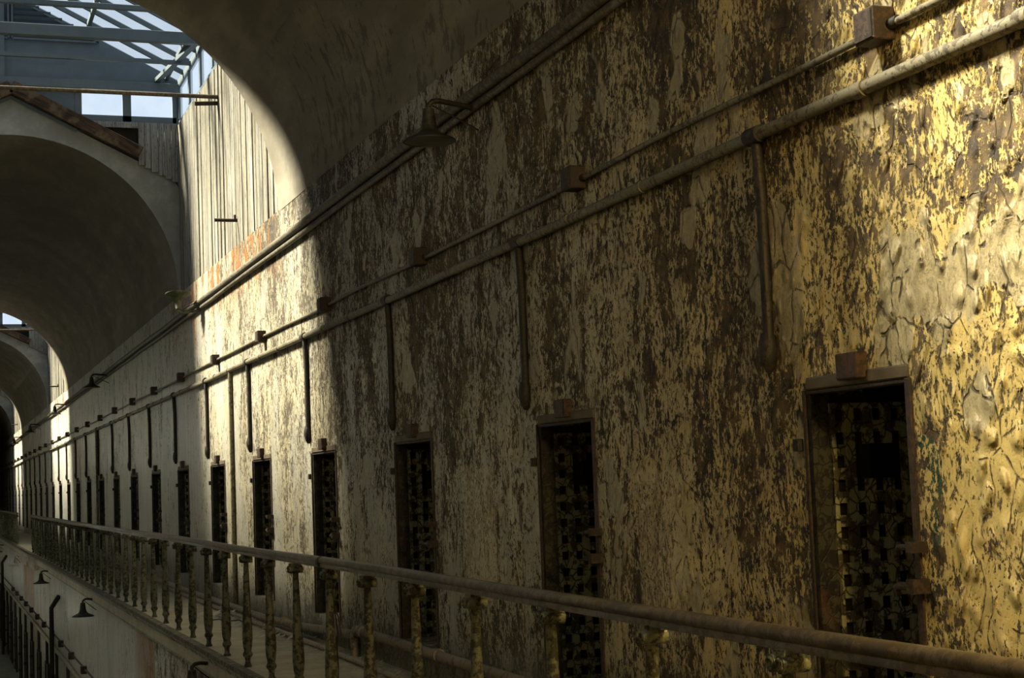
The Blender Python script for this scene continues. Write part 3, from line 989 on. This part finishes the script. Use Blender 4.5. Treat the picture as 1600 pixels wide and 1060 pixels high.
# ------------------------------------------------------------------ lower storey: pipes, boxes, gates
t = MB(); t.tube(runline(LWX - .05, -1.83, .04, seed=21, y0=YP0, y1=YP1), .045, 10)
tag(t.build('lower_pipe', M['floorpipe'], smooth=50), 'thick pale pipe along the lower wall under the walkway', 'pipe')
t = MB(); t.tube(runline(LWX - .02, -1.57, .02, seed=22, y0=YP0, y1=YP1), .018, 8)
tag(t.build('lower_conduit', M['iron'], smooth=50), 'thin dark conduit along the lower wall under the walkway', 'conduit')
for k in range(12):
    yy = 27.0 + 2.78 * k
    j = copy_tree(jb0); j.location = (LWX, yy, -1.57)
    tag(j, 'small dark box on the conduit of the lower wall at lower left', 'junction box', 'boxes on the lower conduit')
lg0 = None
for k in range(14):
    yy = 30.0 + 3.243 * k
    if lg0 is None:
        g = empty('lower_gate')
        t = MB(); t.box(-.03, .0, 0, .95, 0, 1.72); t.build('leaf', M['gate'], g)
        t = MB(); t.box(-.06, .0, -.05, 0, 0, 1.78); t.box(-.06, 0, .95, 1.0, 0, 1.78); t.box(-.06, 0, 0, .95, 1.72, 1.78); t.build('frame', M['iron'], g)
        for z in (.35, .85, 1.35):
            t = MB(); t.box(-.12, -.06, -.05, .05, z, z + .08); t.build('hasp', M['rust'], g)
        t = MB(); t.tube([(-.05, .2, 1.78), (-.05, .2, 2.35)], .035, 8); t.build('drop_pipe', M['iron'], g)
        lg0 = g
    else: g = copy_tree(lg0)
    g.location = (LWX, yy, -4.2)
    tag(g, 'dark iron gate seen edge on in the lower wall at lower left', 'gate', 'iron gates along the lower wall')
for yy, xx, lab, mt in ((36.0, 2.31, 'dark downpipe with an offset bend on the lower wall at lower left', M['iron']), (63.2, 2.31, 'dark red downpipe at the left edge of the lower wall', M['rust'])):
    t = MB(); t.tube([(LWX - .02, yy + .1, -.62), (xx, yy, -.86), (xx, yy, -.95), (xx, yy, FZ + .02)], .05, 10)
    tag(t.build('downpipe', mt, smooth=50), lab, 'pipe')
# pale blocks where the railing stops
for q, (ya, yb, xa) in enumerate(((43.4, 46.2, 2.37), (46.4, 50.5, 2.33))):
    t = MB(); t.box(xa, 2.49, ya, yb, -.36, -.09)
    tag(t.build('corbel_block', M['blockw'], bevel=.01), ['pale corbel block under the fascia below the end of the railing', 'pale corbel block under the fascia in the railing gap'][q], 'block')

# ------------------------------------------------------------------ litter on the walkway
t = MB(); q = random.Random(11)
for k in range(1300):
    yy = 9.5 + 16 * q.random() ** 1.1
    near = q.random()
    xx = 3.55 - abs(q.gauss(0, .22)) if not 15.5 < yy < 21 or near < .5 else 3.5 - abs(q.gauss(0, .42))
    if xx < 2.6: continue
    s = q.uniform(.008, .035) * (1.7 if 15.5 < yy < 21 else 1); a = q.uniform(0, 6.28); tl = q.uniform(-.5, .5) * s
    z = .003 + abs(tl) + q.uniform(0, .008)
    n = q.choice((3, 4, 5))
    t.poly([(xx + s * math.cos(a + 6.28 * i / n) * q.uniform(.6, 1.1), yy + s * math.sin(a + 6.28 * i / n) * 1.3, z + tl * math.cos(a + 6.28 * i / n)) for i in range(n)])
tag(t.build('paint_flakes', M['flake'], recalc=False), 'fallen paint flakes and debris scattered along the wall foot', 'debris', kind='stuff')
t = MB()
for k in range(5):
    a = k * 1.25
    t.poly([(0, 0, .012), (.045 * math.cos(a), .045 * math.sin(a), .03), (.075 * math.cos(a + .3), .075 * math.sin(a + .3), .018), (.04 * math.cos(a + .65), .04 * math.sin(a + .65), .008)])
lf = t.build('fallen_leaf', M['leafm'], recalc=False); lf.location = (2.78, 20.2, 0.01)
tag(lf, 'bright yellow fallen leaf on the walkway behind the balusters', 'leaf')
t = MB(); t.tube([(3.0, 19.0, .01), (3.08, 18.85, .03), (3.12, 18.6, .02), (3.24, 18.4, .04), (3.27, 18.2, .012)], .007, 6)
tag(t.build('broken_twig', M['iron']), 'dark twig among the litter at the wall foot', 'twig')

# ------------------------------------------------------------------ camera
f, pp = 2500.0, (800.0, 530.0)
vy = Vector((-100 - pp[0], 783 - pp[1], f)).normalized()
t_ = -(Vector((-100 - pp[0], 783 - pp[1], f)).dot(vy)) / (vy[0] - .0388 * vy[1])
vx = Vector((-100 - pp[0] + t_, 783 - pp[1] - .0388 * t_, f)).normalized()
if vx[0] < 0: vx = -vx
vz = vx.cross(vy)
if vz[1] > 0: vz = -vz
rows = (vx, vy, vz)
right = Vector([r[0] for r in rows]); down = Vector([r[1] for r in rows]); fwd = Vector([r[2] for r in rows])
cam = bpy.data.cameras.new('camera'); co = bpy.data.objects.new('camera', cam); COL.objects.link(co)
cam.sensor_width = 36; cam.lens = f * 36 / 1600; cam.clip_start = .05; cam.clip_end = 400
Mx = Matrix((right, -down, -fwd)).transposed().to_4x4(); Mx.translation = (0, 0, 1.525)
co.matrix_world = Mx
SC.camera = co

# ------------------------------------------------------------------ light
wd_ = bpy.data.worlds.new('sky'); SC.world = wd_; wd_.use_nodes = True
bg = wd_.node_tree.nodes['Background']; bg.inputs[0].default_value = (.66, .80, 1.0, 1); bg.inputs[1].default_value = .5
sun = bpy.data.lights.new('sun', 'SUN'); sun.energy = 37; sun.angle = math.radians(13); sun.color = (1, .92, .72)
so = bpy.data.objects.new('sun', sun); COL.objects.link(so)
so.rotation_euler = Vector((1, -.50, -1.15)).to_track_quat('-Z', 'Y').to_euler()
lp = bpy.data.lights.new('warm_fill', 'POINT'); lp.energy = 330; lp.color = (1, .68, .25); lp.shadow_soft_size = .25  # warm fill light added out of view to brighten the front wall
lo = bpy.data.objects.new('warm_fill', lp); COL.objects.link(lo); lo.location = (2.9, 1.6, 3.6)

SC.view_settings.view_transform = 'Standard'; SC.view_settings.look = 'None'; SC.view_settings.gamma = 1
SC.view_settings.use_curve_mapping = False
SC.view_settings.exposure = 1.27
SC.cycles.use_denoising = True
SC.cycles.max_bounces = 6; SC.cycles.diffuse_bounces = 4; SC.cycles.glossy_bounces = 2; SC.cycles.transparent_max_bounces = 10
SC.cycles.sample_clamp_indirect = 4
SC.cycles.caustics_reflective = False; SC.cycles.caustics_refractive = False
